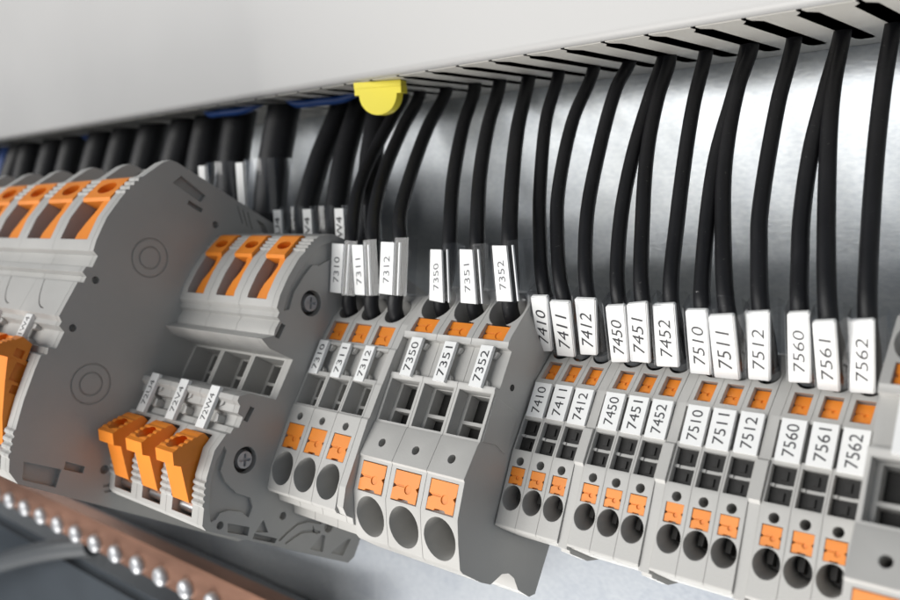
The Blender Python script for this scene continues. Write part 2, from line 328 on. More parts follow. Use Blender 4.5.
for i in range(4): bm.faces.new((v[0][i], v[1][i], v[1][(i + 1) % 4], v[0][(i + 1) % 4]))
to_obj('flange', bm, M['yellow'], yp)

# ------------------------------------------------------------------ mounting rail under the terminals
rail = rail_thing('mounting_rail', 0, 'steel hat-profile mounting rail carrying the terminal blocks, mostly hidden behind them', 'rail')
bm = bmesh.new()
hat = [(-4, -24.2), (-4, -25.2), (0.2, -25.2), (0.2, -31.7), (26.8, -31.7), (26.8, -25.2), (31, -25.2), (31, -24.2), (25.8, -24.2), (25.8, -30.7), (1.2, -30.7), (1.2, -24.2)]
prism(bm, hat, -265, 132); to_obj('hat_profile', bm, M['steel'], rail)
for rx in (-262, 128):
    w0 = world_of(0, 13.5, -31.7)
    bm = bmesh.new()
    def rl(x, y, z):
        v = Vector((x, y, z)) - world_of(0, S0, H0); c, s = math.cos(TH), math.sin(TH)
        return Vector((v.x, v.y * c - v.z * s, v.y * s + v.z * c)) * MM
    pts = [(w0.y - 8, w0.z - 10), (w0.y + 9, w0.z + 12), (76, w0.z + 18), (76, w0.z - 26)]
    a = [bm.verts.new(rl(rx, y, z)) for y, z in pts]; b = [bm.verts.new(rl(rx + 3, y, z)) for y, z in pts]
    bm.faces.new(a); bm.faces.new(b[::-1])
    for i in range(4): bm.faces.new((a[i], b[i], b[(i + 1) % 4], a[(i + 1) % 4]))
    to_obj('rail_bracket', bm, M['steel'], rail)

# ================================================================== NARROW TERMINALS (5.2 mm)
def orange_button(w, l, depth):
    """square push button lying in (x, s); notch on the left edge, small screwdriver slot"""
    bm = bmesh.new(); slabxs(bm, [(-w/2, -l/2), (-w/2, -l*.12), (-w*.36, -l*.04), (-w/2, l*.04), (-w/2, l/2), (w/2, l/2), (w/2, l*.10), (w*.40, 0), (w/2, -l*.10), (w/2, -l/2), (w*.22, -l/2), (w*.18, -l*.43), (-w*.18, -l*.43), (-w*.22, -l/2)], -depth, 0, lambda x, s, h: Vector((x, -h, s)) * MM)
    rr = lambda x, s, h: Vector((x, -h, s)) * MM
    c = bmesh.new(); slabxs(c, [(-w*.5, -l*.03), (-w*.05, -l*.03), (-w*.05, l*.03), (-w*.5, l*.03)], -0.16, 1, rr)
    c2 = bmesh.new(); slabxs(c2, [(w*.10 + w*.13 * math.cos(t), -l*.08 + w*.13 * math.sin(t)) for t in [i * math.pi / 8 for i in range(16)]], -0.22, 1, rr)
    return carve(bm, [c, c2])
def put_button(me, x, s, h, tilt, parent):
    o = reuse('push_button', me, parent); o.location = loc(x + random.uniform(-.06, .06), s + random.uniform(-.08, .08), h + random.uniform(-.12, .05)); o.rotation_euler = (tilt + random.uniform(-.03, .03), 0, 0); return o
def mesh_of(bm, m):
    bmesh.ops.recalc_face_normals(bm, faces=bm.faces)
    me = bpy.data.meshes.new('m'); bm.to_mesh(me); bm.free(); me.materials.append(m); return me
def label_plate(x0, x1, s0, s1, h, th=0.9):
    bm = bmesh.new(); box(bm, x0, x1, s0, s1, h - th, h); return bm
def put_label(text, x0, x1, s0, s1, h, parent, tw, tl, ink='ink', th=0.9, bold=0.0):
    jx, js, jh = random.uniform(-.09, .09), random.uniform(-.15, .12), random.uniform(-.1, .1)      # no two are clipped in alike
    x0 += jx; x1 += jx; s0 += js; s1 += js; h += jh
    o = to_obj('marker_tag', label_plate(x0, x1, s0, s1, h, th), M['white'], parent)
    f = frame_of(loc((x0 + x1) / 2, (s0 + s1) / 2, h + 0.03), (0, 0, 1), (-1, 0, 0))
    letters(text, tl, tw, f, M[ink], o, bold)
    return o

def put_label_blank(x0, x1, s0, s1, h, parent):
    return to_obj('marker_tag', label_plate(x0, x1, s0, s1, h, .9), M['white'], parent)
def build_terminal(kind):
    """meshes of one push-in terminal, centred on x=0, in rail coordinates"""
    if kind == 'narrow':
        w = 5.2; g = 0.02
        prof = [(-6.3, -0.5), (-5.9, -0.2), (9.4, 1.35), (10.0, 1.35), (16.8, 0.95), (17.4, 0.9), (25.8, 0.75), (26.2, 0.5), (39.2, -4.2), (40.2, -6), (40.2, -16), (36, -19), (33.2, -22), (33.2, -24), (-4.5, -24), (-5.2, -18), (-6.4, -10), (-6.4, -2.4), (-6.3, -2.2)]
        cut = []
        c = bmesh.new(); hole(c, 0, 0, 0.3, -.34, .94, 2.38, 16, 1.10, taper=.9); cut.append(c)
        c = bmesh.new(); hole(c, 0, 34.6, -2.5, .45, .89, 2.36, 12, 1.08, taper=.9); cut.append(c)
        c = bmesh.new(); hole(c, 0, 7.7, 1.1, -.1, 1, 0.92, 8); cut.append(c)
        c = bmesh.new(); box(c, -1.75, 1.75, 2.75, 6.45, -1.0, 3); cut.append(c)
        c = bmesh.new(); box(c, -1.65, 1.65, 26.7, 31.3, -3.4, 3); cut.append(c)
        c = bmesh.new(); box(c, -2.15, 2.15, 10.1, 13.2, -13, 3); cut.append(c)
        c = bmesh.new(); box(c, -2.15, 2.15, 13.8, 17.0, -13, 3); cut.append(c)
        c = bmesh.new(); box(c, -2.15, 2.15, 12.9, 14.1, 0.35, 3); cut.append(c)
        c = bmesh.new(); box(c, -1.3, 1.3, 12.9, 14.1, 0.05, 3); cut.append(c)
        c = bmesh.new(); box(c, -2.7, 2.7, 18.1, 25.2, -0.9, 3); cut.append(c)
        parts = dict(s=(4.6, 0.8), su=(29.0, -1.75), bt=(3.4, 3.55), but=(3.2, 4.3), lab=(-1.95, 2.35, 17.7, 25.5, 1.35), txt=(2.15, 5.9))
        tilt = math.radians(6), math.radians(-20)
        bars = [(10.1, 13.2, -2.3), (13.8, 17.0, -2.3)]
    elif kind == 'middle':
        w = 8.2; g = 0.04
        prof = [(-14.2, 12.2), (-13.7, 13.0), (-8.5, 14.3), (7.2, 14.9), (7.6, 14.6), (15.6, 14.4), (16.0, 14.3), (24.6, 13.9), (25.0, 13.6), (31.5, 12.9), (40.5, 9.2), (42, 6.5), (43, -8), (38, -14), (37, -24), (-9, -24), (-11, -14), (-17.2, -6), (-17.2, 2.0), (-15.4, 3.0), (-15.4, 8.0), (-14.2, 9.0)]
        cut = []
        c = bmesh.new(); hole(c, 0, -8.3, 14.0, -.32, .95, 3.7, 22, 1.10, taper=.88); cut.append(c)
        c = bmesh.new(); hole(c, 0, 35.2, 11.6, .45, .89, 3.65, 16, 1.08, taper=.88); cut.append(c)
        c = bmesh.new(); hole(c, 0, 4.6, 14.8, 0, 1, 0.95, 8); cut.append(c)
        c = bmesh.new(); box(c, -2.9, 2.9, -3.5, 2.7, 13.1, 18); cut.append(c)
        c = bmesh.new(); box(c, -2.8, 2.8, 25.3, 30.5, 11.2, 18); cut.append(c)
        c = bmesh.new(); box(c, -3.5, 3.5, 7.8, 15.5, 10.2, 18); cut.append(c)
        c = bmesh.new(); box(c, -2.6, 3.5, 8.0, 10.2, -6.0, 12); cut.append(c)
        c = bmesh.new(); box(c, -2.6, 3.5, 10.9, 15.3, -6.0, 12); cut.append(c)
        c = bmesh.new(); box(c, -4.2, 4.2, 16.6, 24.0, 12.0, 18); cut.append(c)
        parts = dict(s=(-0.4, 14.55), su=(27.9, 12.5), bt=(5.6, 6.0), but=(5.4, 5.0), lab=(-3.3, -0.1, 15.8, 24.7, 14.6), txt=(1.75, 6.6))
        tilt = math.radians(2), math.radians(-5)
        bars = [(8.2, 15.2, 5.6)]
    else:
        w = 10.2; g = 0.04
        prof = [(-17.7, 5.0), (-17.2, 6.2), (-12.8, 9.2), (-8.3, 11.9), (-0.9, 13.4), (-0.5, 13.9), (7.3, 12.9), (7.8, 12.6), (18.6, 12.9), (19.1, 13.1), (29.2, 13.2), (29.8, 13.4), (31.5, 13.0), (43.0, 9.2), (44.5, 7.2), (45.5, -10), (41, -18), (40, -24), (-6, -24), (-16.9, -23.6), (-17.9, -21.5), (-17.3, -16.5), (-15.2, -13.6), (-14.6, -11.0), (-15.2, -8.6), (-18.0, -5.6), (-18.2, -2.0)]
        cut = []
        c = bmesh.new(); hole(c, 0, -12.75, 9.3, -.52, .85, 4.4, 24, 1.08, taper=.88); cut.append(c)
        c = bmesh.new(); hole(c, 0, 38.4, 11.0, .45, .89, 4.6, 18, 1.08, taper=.88); cut.append(c)
        c = bmesh.new(); hole(c, 0, 3.1, 13.4, 0, 1, 0.98, 8); cut.append(c)
        c = bmesh.new(); box(c, -3.75, 3.75, -8.0, -1.5, 10.6, 20); cut.append(c)
        c = bmesh.new(); box(c, -3.4, 3.4, 29.9, 34.0, 11.2, 18); cut.append(c)
        c = bmesh.new(); box(c, -4.3, 4.3, 8.3, 18.2, 9.5, 18); cut.append(c)
        c = bmesh.new(); box(c, -3.3, 4.3, 8.5, 11.5, -9.0, 10); cut.append(c)
        c = bmesh.new(); box(c, -3.3, 4.3, 12.3, 18.0, -9.0, 10); cut.append(c)
        c = bmesh.new(); box(c, -5.2, 5.2, 19.7, 28.4, 11.5, 18); cut.append(c)
        parts = dict(s=(-4.75, 12.75), su=(31.9, 12.0), bt=(7.3, 6.2), but=(6.6, 3.9), lab=(-1.6, 1.75, 18.9, 28.3, 13.9), txt=(2.1, 7.0))
        tilt = math.radians(11), math.radians(-9)
        bars = [(8.8, 17.8, 4.4)]
    bm = bmesh.new(); prism(bm, prof, -w / 2 + g, w / 2 - g)
    body = mesh_of(carve(bm, cut), M['grey']); shade(body, 28)
    cb = bmesh.new()
    for s0, s1, h0 in bars: box(cb, -w / 2 + .5, w / 2 - .3, s0, s1, h0 - 1, h0 + 2.0)
    spring = bmesh.new()
    if kind == 'narrow':
        box(cb, -0.5, 0.5, 10.9, 12.4, -4, 0.1)
        box(cb, -0.5, 0.5, 14.6, 16.2, -4, 0.1)
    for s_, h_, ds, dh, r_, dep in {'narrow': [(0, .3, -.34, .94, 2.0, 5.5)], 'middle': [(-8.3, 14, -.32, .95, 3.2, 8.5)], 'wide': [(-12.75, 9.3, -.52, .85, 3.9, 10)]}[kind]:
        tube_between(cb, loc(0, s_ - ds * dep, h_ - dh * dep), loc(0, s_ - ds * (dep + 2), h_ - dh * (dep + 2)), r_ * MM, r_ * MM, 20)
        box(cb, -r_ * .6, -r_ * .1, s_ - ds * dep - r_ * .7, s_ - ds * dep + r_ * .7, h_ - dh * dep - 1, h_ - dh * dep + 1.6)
    opening_shade = mesh_of(cb, M['opening_shade']); spring.free()
    b1 = mesh_of(orange_button(parts['bt'][0], parts['bt'][1], 1.6), M['orange'])
    b2 = mesh_of(orange_button(parts['but'][0], parts['but'][1], 1.6), M['orange'])
    return dict(body=body, opening_shade=opening_shade, b1=b1, b2=b2, parts=parts, tilt=tilt, w=w, prof=prof)

def place_terminal(T, name, x, text, label, cat, group):
    e = rail_thing(name, x, label, cat, group)
    reuse('housing', T['body'], e); reuse('opening_shade', T['opening_shade'], e)
    p = T['parts']
    put_button(T['b1'], 0, p['s'][0], p['s'][1], T['tilt'][0], e)
    put_button(T['b2'], 0, p['su'][0], p['su'][1], T['tilt'][1], e)
    # groove clips beside the label
    x0, x1, s0, s1, h = p['lab']
    bm = bmesh.new(); q = h - 1.6
    for sgn, sa in ((1, s0 + .8), (-1, s1 - .8)):
        slabxs(bm, [(x1 - .3, sa), (x1 + .9, sa), (x1 + .5, sa + sgn * 1.1), (x1 - .3, sa + sgn * 1.6)], q - .7, q + .4)
    if T['w'] > 6: to_obj('marker_clip', bm, M['grey'], e)
    else: bm.free()
    if text is None: put_label_blank(x0, x1, s0, s1, h, e)
    if text: put_label(text, x0, x1, s0, s1, h, e, p['txt'][0], p['txt'][1])
    return e

T1, T2, T3 = build_terminal('narrow'), build_terminal('middle'), build_terminal('wide')
COLN = [('7410', 0), ('7411', 5.2), ('7412', 10.4), ('7450', 17.8), ('7451', 23.0), ('7452', 28.2), ('7510', 35.6), ('7511', 40.8), ('7512', 46.0), ('7560', 53.4), ('7561', 58.6), ('7562', 63.8)]
for t, x in COLN:
    place_terminal(T1, 'narrow_terminal', x, t, f'narrow grey push-in terminal with two orange buttons and a label reading {t}', 'terminal', 'narrow push-in terminals on the right')
for t, x in zip(('7310', '7311', '7312'), (-56.2, -48.0, -39.8)):
    place_terminal(T2, 'medium_terminal', x, t, f'medium-width grey push-in terminal with a label reading {t}', 'terminal', 'medium push-in terminals in the middle')
for t, x in zip(('7350', '7351', '7352'), (-28.4, -18.2, -8.0)):
    place_terminal(T3, 'wide_terminal', x, t, f'wide grey push-in terminal with a big round opening and a label reading {t}', 'terminal', 'wide push-in terminals in the middle')
place_terminal(T3, 'wide_terminal', 73.9, None, 'wide grey push-in terminal cut by the right edge of the photo, next to terminal 7562', 'terminal', 'wide push-in terminals in the middle')

# thin end covers between the groups of three
def cover(x, th, poly, label, m='grey', grow=0.0, valley=None):
    e = rail_thing('end_cover', x + th / 2, label, 'end cover', 'thin end covers closing the groups of terminals')
    pr = list(poly)
    bm = bmesh.new(); prism(bm, pr, -th / 2 + .04, th / 2 - .04); to_obj('cover_plate', bm, M[m], e); return e
covp = [(-6.9, -0.8), (9.4, 1.2), (10.0, 1.9), (17.2, 1.6), (17.6, 0.9), (25.8, 0.6), (39.2, -4.3), (40.2, -6), (40.2, -16), (36, -19), (33.2, -22), (33.2, -24), (-4.5, -24), (-5.2, -18), (-7.4, -10), (-7.4, -2.6), (-6.9, -2.2)]
for a, b, x in (('7412', '7450', 13.0), ('7452', '7510', 30.8), ('7512', '7560', 48.6)):
    cover(x, 2.2, covp, f'thin grey end cover between terminal {a} and terminal {b}')
cover(66.4, 2.2, covp, 'thin grey end cover between terminal 7562 and the wide terminal at the right edge')
cv2 = [(s - .2 if s < 0 else s, h + .15) if h > -20 else (s, h) for s, h in T2['prof']]
cover(-35.7, 2.2, [(-14.1, 11.2), (-12.8, 13.0)] + T2['prof'][2:], 'thin grey end cover between terminal 7312 and terminal 7350')

# ================================================================== LEVER TERMINALS
def bumps(s0, s1, h0, h1, n, amp=0.45):
    """little grip ridges along a straight stretch of the profile"""
    out = []
    L = math.hypot(s1 - s0, h1 - h0); ns, nh = -(h1 - h0) / L, (s1 - s0) / L
    if nh < 0: ns, nh = -ns, -nh
    for i in range(n):
        for k, a in ((0, 0), (.28, 1), (.62, 1), (.9, 0)):
            t = (i + k) / n; out.append((s0 + (s1 - s0) * t + ns * amp * a, h0 + (h1 - h0) * t + nh * amp * a))
    return out
PW = ([(-23, -24), (-25, -22.5), (-27.1, 25.2), (-26.4, 26.6), (-23.2, 27.8)] + bumps(-22.6, -16.8, 28.0, 30.2, 4) +
      [(-16.2, 30.5), (-9.9, 31.3), (-5.6, 30.0), (-5.1, 29.0), (-3.6, 28.7), (-3.3, 27.4), (-0.6, 27.4), (-.3, 29.2), (1.5, 29.4), (2.3, 30.6), (3.5, 30.6), (5.1, 28.2), (6.3, 20.2),
       (16.9, 19.9), (16.7, 27.7), (17.9, 30.9), (20.0, 27.9), (21.6, 28.3), (23.9, 27.9), (24.3, 29.0), (25.6, 29.0), (26.3, 30.2), (29.5, 30.7), (34.5, 30.5), (40, 29.6)] +
      bumps(42.4, 46.8, 28.6, 27.0, 4) + [(47.6, 26.6), (50.4, 22.7), (52.5, 8), (52, -20), (49, -24)])
BG = ([(-28, -24), (-30.3, -20), (-31.4, 49.4), (-29.4, 52.6), (-27.6, 53.4)] + bumps(-26.6, -19.6, 53.8, 55.6, 4) +
      [(-18.8, 55.8), (-12.8, 56.9), (-5.3, 57.7), (-1.6, 57.9), (-1.0, 56.6), (0.6, 57.0), (1.2, 55.2), (5.6, 55.2), (6.4, 57.0), (7.6, 56.9), (8.6, 58.1), (18.1, 57.6), (18.6, 56.2), (20.2, 56.2), (20.8, 57.6), (22.4, 57.4), (23.0, 55.9),
       (26.2, 55.9), (26.8, 57.5), (29.7, 58.0), (36.1, 58.1), (42.5, 57.0)] + bumps(44.0, 50.4, 56.6, 54.2, 4) +
      [(51.9, 53.4), (56.6, 51.0), (58.4, 49.4), (58.9, 47.4), (59.6, 10), (59.2, -20), (56, -24)])
def circle(cx, cy, r, n=28): return [(cx + r * math.cos(2 * math.pi * i / n), cy + r * math.sin(2 * math.pi * i / n)) for i in range(n)]
def lever_block(kind):
    c = []
    def B(*a):
        b = bmesh.new(); box(b, *a); c.append(b)
    if kind == 'PW':
        w, prof = 13.6, PW; wl, wr = -3.9, 3.9
        B(wl, wr, 28.2, 47.6, 21.5, 40)                      # upper lever window
        B(-4.2, 4.2, -25.4, -6.6, 19.5, 40)                  # lower lever window
        B(-5.9, 5.9, 6.9, 16.3, 14.0, 26)                    # bridge shaft
        B(-4.9, 5.9, 7.2, 10.6, 2, 15); B(-4.9, 5.9, 11.4, 16.0, 2, 15)
        d = bmesh.new(); hole(d, 0, 50.5, 12, 1, .15, 4.2, 16); c.append(d)
    else:
        w, prof = 21.0, BG; wl, wr = -7.4, 7.6
        B(wl, wr, 29.8, 50.8, 46.5, 70)
        B(-7.4, 7.6, -29.6, -3.6, 44, 70)
        B(-8.6, 8.6, 50.8, 64, 45.5, 70)                     # valley between the arched ribs
        B(-9.5, 9.5, 55.2, 57.6, 20, 46)
        d = bmesh.new(); hole(d, 0, 59.2, 14, 1, .0, 7.4, 22); c.append(d)
        # engraved arc on the flat panel
        arc = [(2.0 + 8.5 * math.cos(t), 22.5 + 12.5 * math.sin(t) * -1) for t in [math.pi * (.92 - .42 * i / 10) for i in range(11)]]
        g = bmesh.new(); inner = [(x + .3, s + .25) for x, s in arc[::-1]]
        slabxs(g, arc + inner, 57.2, 60); c.append(g)
    bm = bmesh.new(); prism(bm, prof, -w / 2 + .04, w / 2 - .04)
    body = mesh_of(carve(bm, c), M['grey']); shade(body, 28)
    inner = bmesh.new()
    if kind == 'PW': box(inner, -5.0, 6.0, 7.1, 16.1, 6, 11.0)
    else: box(inner, -8, 8, -3.6, -1.2, 40, 50)
    # upper lever, closed: a cap with an oval pocket and an S-shaped blade lying in the window
    core = bmesh.new(); blade = bmesh.new(); cap = bmesh.new()
    if kind == 'PW':
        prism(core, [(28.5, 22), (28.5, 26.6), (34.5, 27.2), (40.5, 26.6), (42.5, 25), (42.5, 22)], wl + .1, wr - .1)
        path = [(3.8, 28.5), (-1.2, 28.5), (-1.1, 30.2), (-.5, 32.5), (1.0, 35.0), (2.0, 37.5), (1.6, 39.6), (-.4, 41.0), (3.8, 41.0)]
        slabxs(blade, path, 24, 29.7)
        prism(cap, [(39.6, 24), (39.6, 29.9), (40.4, 30.4), (46.6, 28.2), (47.4, 27.4), (47.4, 24)], wl + .12, wr - .12)
        k = bmesh.new(); tube_between(k, loc(0.2, 43.2, 24.6), loc(0.4, 43.9, 31.5), 2.5 * MM, 2.5 * MM, 28, .55)
    else:
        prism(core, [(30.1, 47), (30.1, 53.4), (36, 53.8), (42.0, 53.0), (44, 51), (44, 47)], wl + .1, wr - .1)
        path = [(7.5, 30.1), (-1.6, 30.1), (-1.4, 32), (0.6, 35.5), (3.0, 39.0), (4.0, 41.6), (3.0, 43.2), (7.5, 43.2)]
        slabxs(blade, path, 48, 57.0)
        prism(cap, [(41.6, 48), (41.6, 57.0), (42.6, 57.4), (49.6, 55.0), (50.6, 54.0), (50.6, 48)], wl + .12, wr - .12)
        k = bmesh.new(); tube_between(k, loc(0.3, 45.8, 51), loc(0.6, 46.6, 60), 4.3 * MM, 4.3 * MM, 28, .5)
    capm = carve(cap, [k])
    # lower lever
    low = bmesh.new(); arm = bmesh.new()
    if kind == 'PW':
        head = [(-13.4, 38.0), (-15.9, 36.4), (-15.6, 34.2), (-12.0, 29.4), (-7.6, 30.2), (-6.9, 32.2), (-7.6, 33.0)] + bumps(-8.4, -12.6, 33.6, 37.4, 4, .22)
        prism(low, head, -3.7, 3.7)
        k = bmesh.new(); tube_between(k, loc(0, -9.6, 31.0), loc(0, -11.2, 38.6), 2.3 * MM, 2.3 * MM, 28, .62)
        lowm = carve(low, [k])
        prism(arm, [(-15.4, 34.6), (-22.6, 28.6), (-22.4, 26.4), (-20.5, 25.0), (-17.0, 25.4), (-11.0, 29.2), (-12.0, 33.0)], -3.4, 3.5)
        pin = bmesh.new(); tube_between(pin, loc(-3.6, -23.2, 24.6), loc(3.6, -23.2, 24.6), 1.5 * MM, 1.7 * MM, 20)
    else:
        head = [(-2.6, 66.0), (-4.8, 64.6), (-4.6, 62.6), (-4.0, 58.2), (0.4, 58.6), (1.2, 61.4), (0.4, 62.2)] + bumps(-.2, -2.2, 62.8, 65.4, 3, .3)
        prism(low, head, -7.2, 7.2)
        k = bmesh.new(); tube_between(k, loc(0, -.6, 60.6), loc(0, -1.6, 67.5), 4 * MM, 4 * MM, 28, .6)
        k2 = bmesh.new(); box(k2, 6.4, 9, -3.8, -1.8, 59.4, 61.6)
        lowm = carve(low, [k, k2])
        prism(arm, [(-3.9, 62.8), (-10, 60.6), (-18, 57.4), (-24.0, 54.4), (-24.5, 51.5), (-22, 49.6), (-12, 51), (-3.9, 55)], -6.0, 7.1)
        k3 = bmesh.new(); box(k3, 6.2, 9, -9.4, -4.9, 55.6, 60.0); k4 = bmesh.new(); box(k4, 6.2, 9, -12.2, -10.2, 55.0, 58.6)
        arm = carve(arm, [k3, k4])
        pin = bmesh.new(); tube_between(pin, loc(-7, -25.6, 48.6), loc(7, -25.6, 48.6), 2.3 * MM, 2.3 * MM, 20)
    return dict(inner=mesh_of(inner, M['opening_shade']), w=w, body=body, core=mesh_of(core, M['shaded_orange']), blade=mesh_of(blade, M['orange']), cap=mesh_of(capm, M['orange']),
                low=mesh_of(lowm, M['orange']), arm=mesh_of(arm, M['orange']), pin=mesh_of(pin, M['steel']))
def place_lever(T, name, x, label, group):
    e = rail_thing(name, x, label, 'terminal', group)
    reuse('housing', T['body'], e); reuse('opening_shade', T['inner'], e)
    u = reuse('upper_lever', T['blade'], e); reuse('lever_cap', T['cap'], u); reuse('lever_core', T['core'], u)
    l = reuse('lower_lever', T['arm'], e); reuse('lever_head', T['low'], l); reuse('lever_pin', T['pin'], l)
    return e
TP, TB = lever_block('PW'), lever_block('BG')
for i, (t, nm) in enumerate((('72U4', 'left'), ('72V4', 'middle'), ('72W4', 'right'))):
    x = -62.3 - 13.6 * (2.5 - i)
    e = place_lever(TP, 'lever_terminal', x, f'grey high-current terminal with its lower orange lever swung open and a label reading {t}', 'smaller lever terminals')
    put_label(t, -2.6, 0.9, -5.9, 4.6, 31.0, e, 1.9, 6.6, th=1.0)
    # clips of the marker groove
    bm = bmesh.new(); slabxs(bm, [(1.6, -3.6), (3.0, -3.2), (2.6, -1.6), (1.6, -1.2)], 27.0, 29.6); to_obj('marker_clip', bm, M['grey'], e)
    bm = bmesh.new(); slabxs(bm, [(1.6, 2.2), (3.0, 2.0), (2.6, .8), (1.6, .4)], 27.0, 29.8); to_obj('marker_clip', bm, M['grey'], e)
ORD = ['', '', 'third', 'fourth', 'fifth', 'sixth', 'seventh', 'eighth', 'ninth', 'tenth', 'eleventh', 'twelfth']
for i in range(12):
    t = {0: '71W4', 1: '71V4'}.get(i)
    x = -105.2 - 21.0 * (i + .5)
    lab = {0: 'large grey lever terminal with orange levers and a label reading 71W4, nearest its end cover', 1: 'large grey lever terminal labelled 71V4, second from the big end cover'}.get(i) or f'large grey lever terminal, {ORD[i]} from the big dark end cover'
    e = place_lever(TB, 'large_lever_terminal', x, lab, 'large lever terminals on the left')
    if t: put_label(t, -5.6, -1.9, 0.0, 8.2, 58.0, e, 2.2, 6.6, th=1.3)
    for sa in (1.4, 5.4):
        bm = bmesh.new(); slabxs(bm, [(-1.7, sa - .9), (.3, sa - .5), (.3, sa + .5), (-1.7, sa + .9)], 54.6, 56.8); to_obj('marker_clip', bm, M['grey'], e)

# ------------------------------------------------------------------ end cover of the smaller lever group
e = rail_thing('ribbed_end_cover', -61.3, 'grey end cover with two screws, triangle and slot cut-outs, beside terminal 72W4', 'end cover')
bm = bmesh.new(); prism(bm, PW, -1.0, 1.0)
def recess(poly, depth, th=1.0):
    k = bmesh.new(); prism(k, poly, th - depth, th + 3); return k
cuts = []
# long recess following the upper arc, and one along the lower arc
cuts.append(recess([(26.5, 28.0), (31, 28.8), (36, 28.4), (41, 27.0), (46, 24.8), (48.5, 21.8), (49.0, 16), (46.8, 14.5), (45.6, 19.5), (43.6, 21.0), (41.2, 23.0), (40.4, 25.0), (37.4, 26.0), (32, 27.2), (27.5, 26.6)], .9))
cuts.append(recess([(-25.0, 24.8), (-23.2, 26.2), (-18, 28.6), (-12, 29.8), (-8.2, 29.2), (-9.0, 28.2), (-13.6, 27.6), (-15.6, 25.2), (-17.2, 21.0), (-17.2, 16.6), (-19.0, 15.0), (-21.6, 15.0), (-20.8, 17.6), (-21.4, 21.4), (-22.6, 23.4), (-24.2, 23.8)], .9))
cuts.append(recess(circle(31.7, 21.0, 3.3), 1.8)); cuts.append(recess(circle(-9.5, 22.2, 3.2), 1.8))
cuts.append(recess([(19.8, 27.5), (23.6, 27.2), (23.6, 25.9), (19.8, 26.2)], 1.9)); cuts.append(recess([(-1.2, 27.0), (2.4, 26.6), (2.4, 25.3), (-1.2, 25.7)], 1.9))
cuts.append(recess([(-24.3, 11.4), (-23.5, 7.6), (-21.0, 10.4)], 1.0)); cuts.append(recess(circle(-25.1, 22.0, .95, 20), 1.9))
cuts.append(recess([(-24.2, 20.2), (-23.6, 13.6), (-25.6, 13.2), (-26.1, 19.2)], 1.9)); cuts.append(recess([(-24.6, 11.6), (-24.3, 4.2), (-25.5, 4.4), (-25.9, 11.4)], 1.9))
cuts.append(recess(circle(-18.8, 5.0, 1.0, 20), 1.9)); cuts.append(recess(circle(-17.8, -11.2, 1.5, 20), 1.9))
def ribbon(pts, w):
    L, R = [], []
    for i, (s, h) in enumerate(pts):
        a, b = pts[max(i - 1, 0)], pts[min(i + 1, len(pts) - 1)]; d = math.hypot(b[0] - a[0], b[1] - a[1]); n = (-(b[1] - a[1]) / d, (b[0] - a[0]) / d)
        L.append((s + n[0] * w, h + n[1] * w)); R.append((s - n[0] * w, h - n[1] * w))
    return L + R[::-1]
for off in (0, 2.3):
    cuts.append(recess(ribbon([(-24.6 - off * .1, 3.4 - off), (-22.0 - off * .4, 1.6 - off), (-19.4 - off * .7, -0.6 - off), (-18.0 - off, -3.4 - off * .8), (-17.4 - off, -8.2 - off * .3)], .35), .6))
cuts.append(recess([(-20.0, -6.4), (-18.6, -5.4), (-20.6, -8.4)], 1.5)); cuts.append(recess([(-24.4, -7.6), (-20.2, -9.8), (-20.2, -11.2), (-24.2, -12.2)], .9)); cuts.append(recess([(-23.8, -15.2), (-19.4, -19.4), (-19.0, -20.6), (-23.6, -19.8)], .9))
plate = carve(bm, cuts)
pl = to_obj('cover_plate', plate, M['cover'], e, smooth=28)
for s, h in ((31.7, 21.0), (-9.5, 22.2)):
    bm = bmesh.new(); tube_between(bm, loc(-.7, s, h), loc(-.6, s, h), 3.15 * MM, 3.15 * MM, 28); to_obj('recess_shade', bm, M['opening_shade'], e)  # dark disc painting the shade round the screw on the recess floor
    bm = bmesh.new(); tube_between(bm, loc(-.65, s, h), loc(.85, s, h), 2.3 * MM, 2.05 * MM, 28)
    ks = []
    for a in (.4, .4 + math.pi / 2):
        ca, sa = math.cos(a), math.sin(a); k = bmesh.new()
        prism(k, [(s + ca * u - sa * v, h + sa * u + ca * v) for u, v in ((-1.5, -.3), (1.5, -.3), (1.5, .3), (-1.5, .3))], .1, 2); ks.append(k)
    to_obj('cover_screw', carve(bm, ks), M['screw'], e, smooth=28)
# ------------------------------------------------------------------ big end cover of the large group
e = rail_thing('large_end_cover', -104.1, 'large grey end cover plate with two embossed circles beside the large lever terminals', 'end cover')
bm = bmesh.new(); prism(bm, BG, -1.05, 1.05); cuts = []
for s, h in ((32.2, 43.0), (-3.6, 43.2)):
    for r in (5.1, 2.9):
        for a0 in (0, math.pi):
            cuts.append(recess(ribbon([(s + r * math.cos(a0 + math.pi * k / 16), h + r * math.sin(a0 + math.pi * k / 16)) for k in range(17)], .22), .28, 1.05))
cuts.append(recess(circle(20.5, 53.7, .95, 20), 1.9, 1.05)); cuts.append(recess(circle(7.3, 53.7, .95, 20), 1.9, 1.05))
cuts.append(recess([(56.4, 44.6), (55.4, 35.6), (52.9, 36.2), (53.4, 46.0)], 1.7, 1.05)); cuts.append(recess([(53.2, 40.2), (53.5, 35.4), (52.0, 35.6), (52.0, 40.2)], 1.9, 1.05)) if False else cuts.append(recess([(51.6, 39.6), (51.6, 34.6), (50.4, 34.8), (50.4, 39.6)], 1.9, 1.05))
cuts.append(recess(circle(49.6, 29.2, 1.0, 20), 1.9, 1.05))
for i in range(3): cuts.append(recess([(58.0, 25.4 - i * 1.9), (54.2, 21.6 - i * 1.9), (54.2, 21.1 - i * 1.9), (58.0, 24.9 - i * 1.9)], .5, 1.05))
cuts.append(recess([(57.8, 17.6), (54.8, 13.4), (54.8, 10.4), (57.8, 14.0)], 1.6, 1.05))
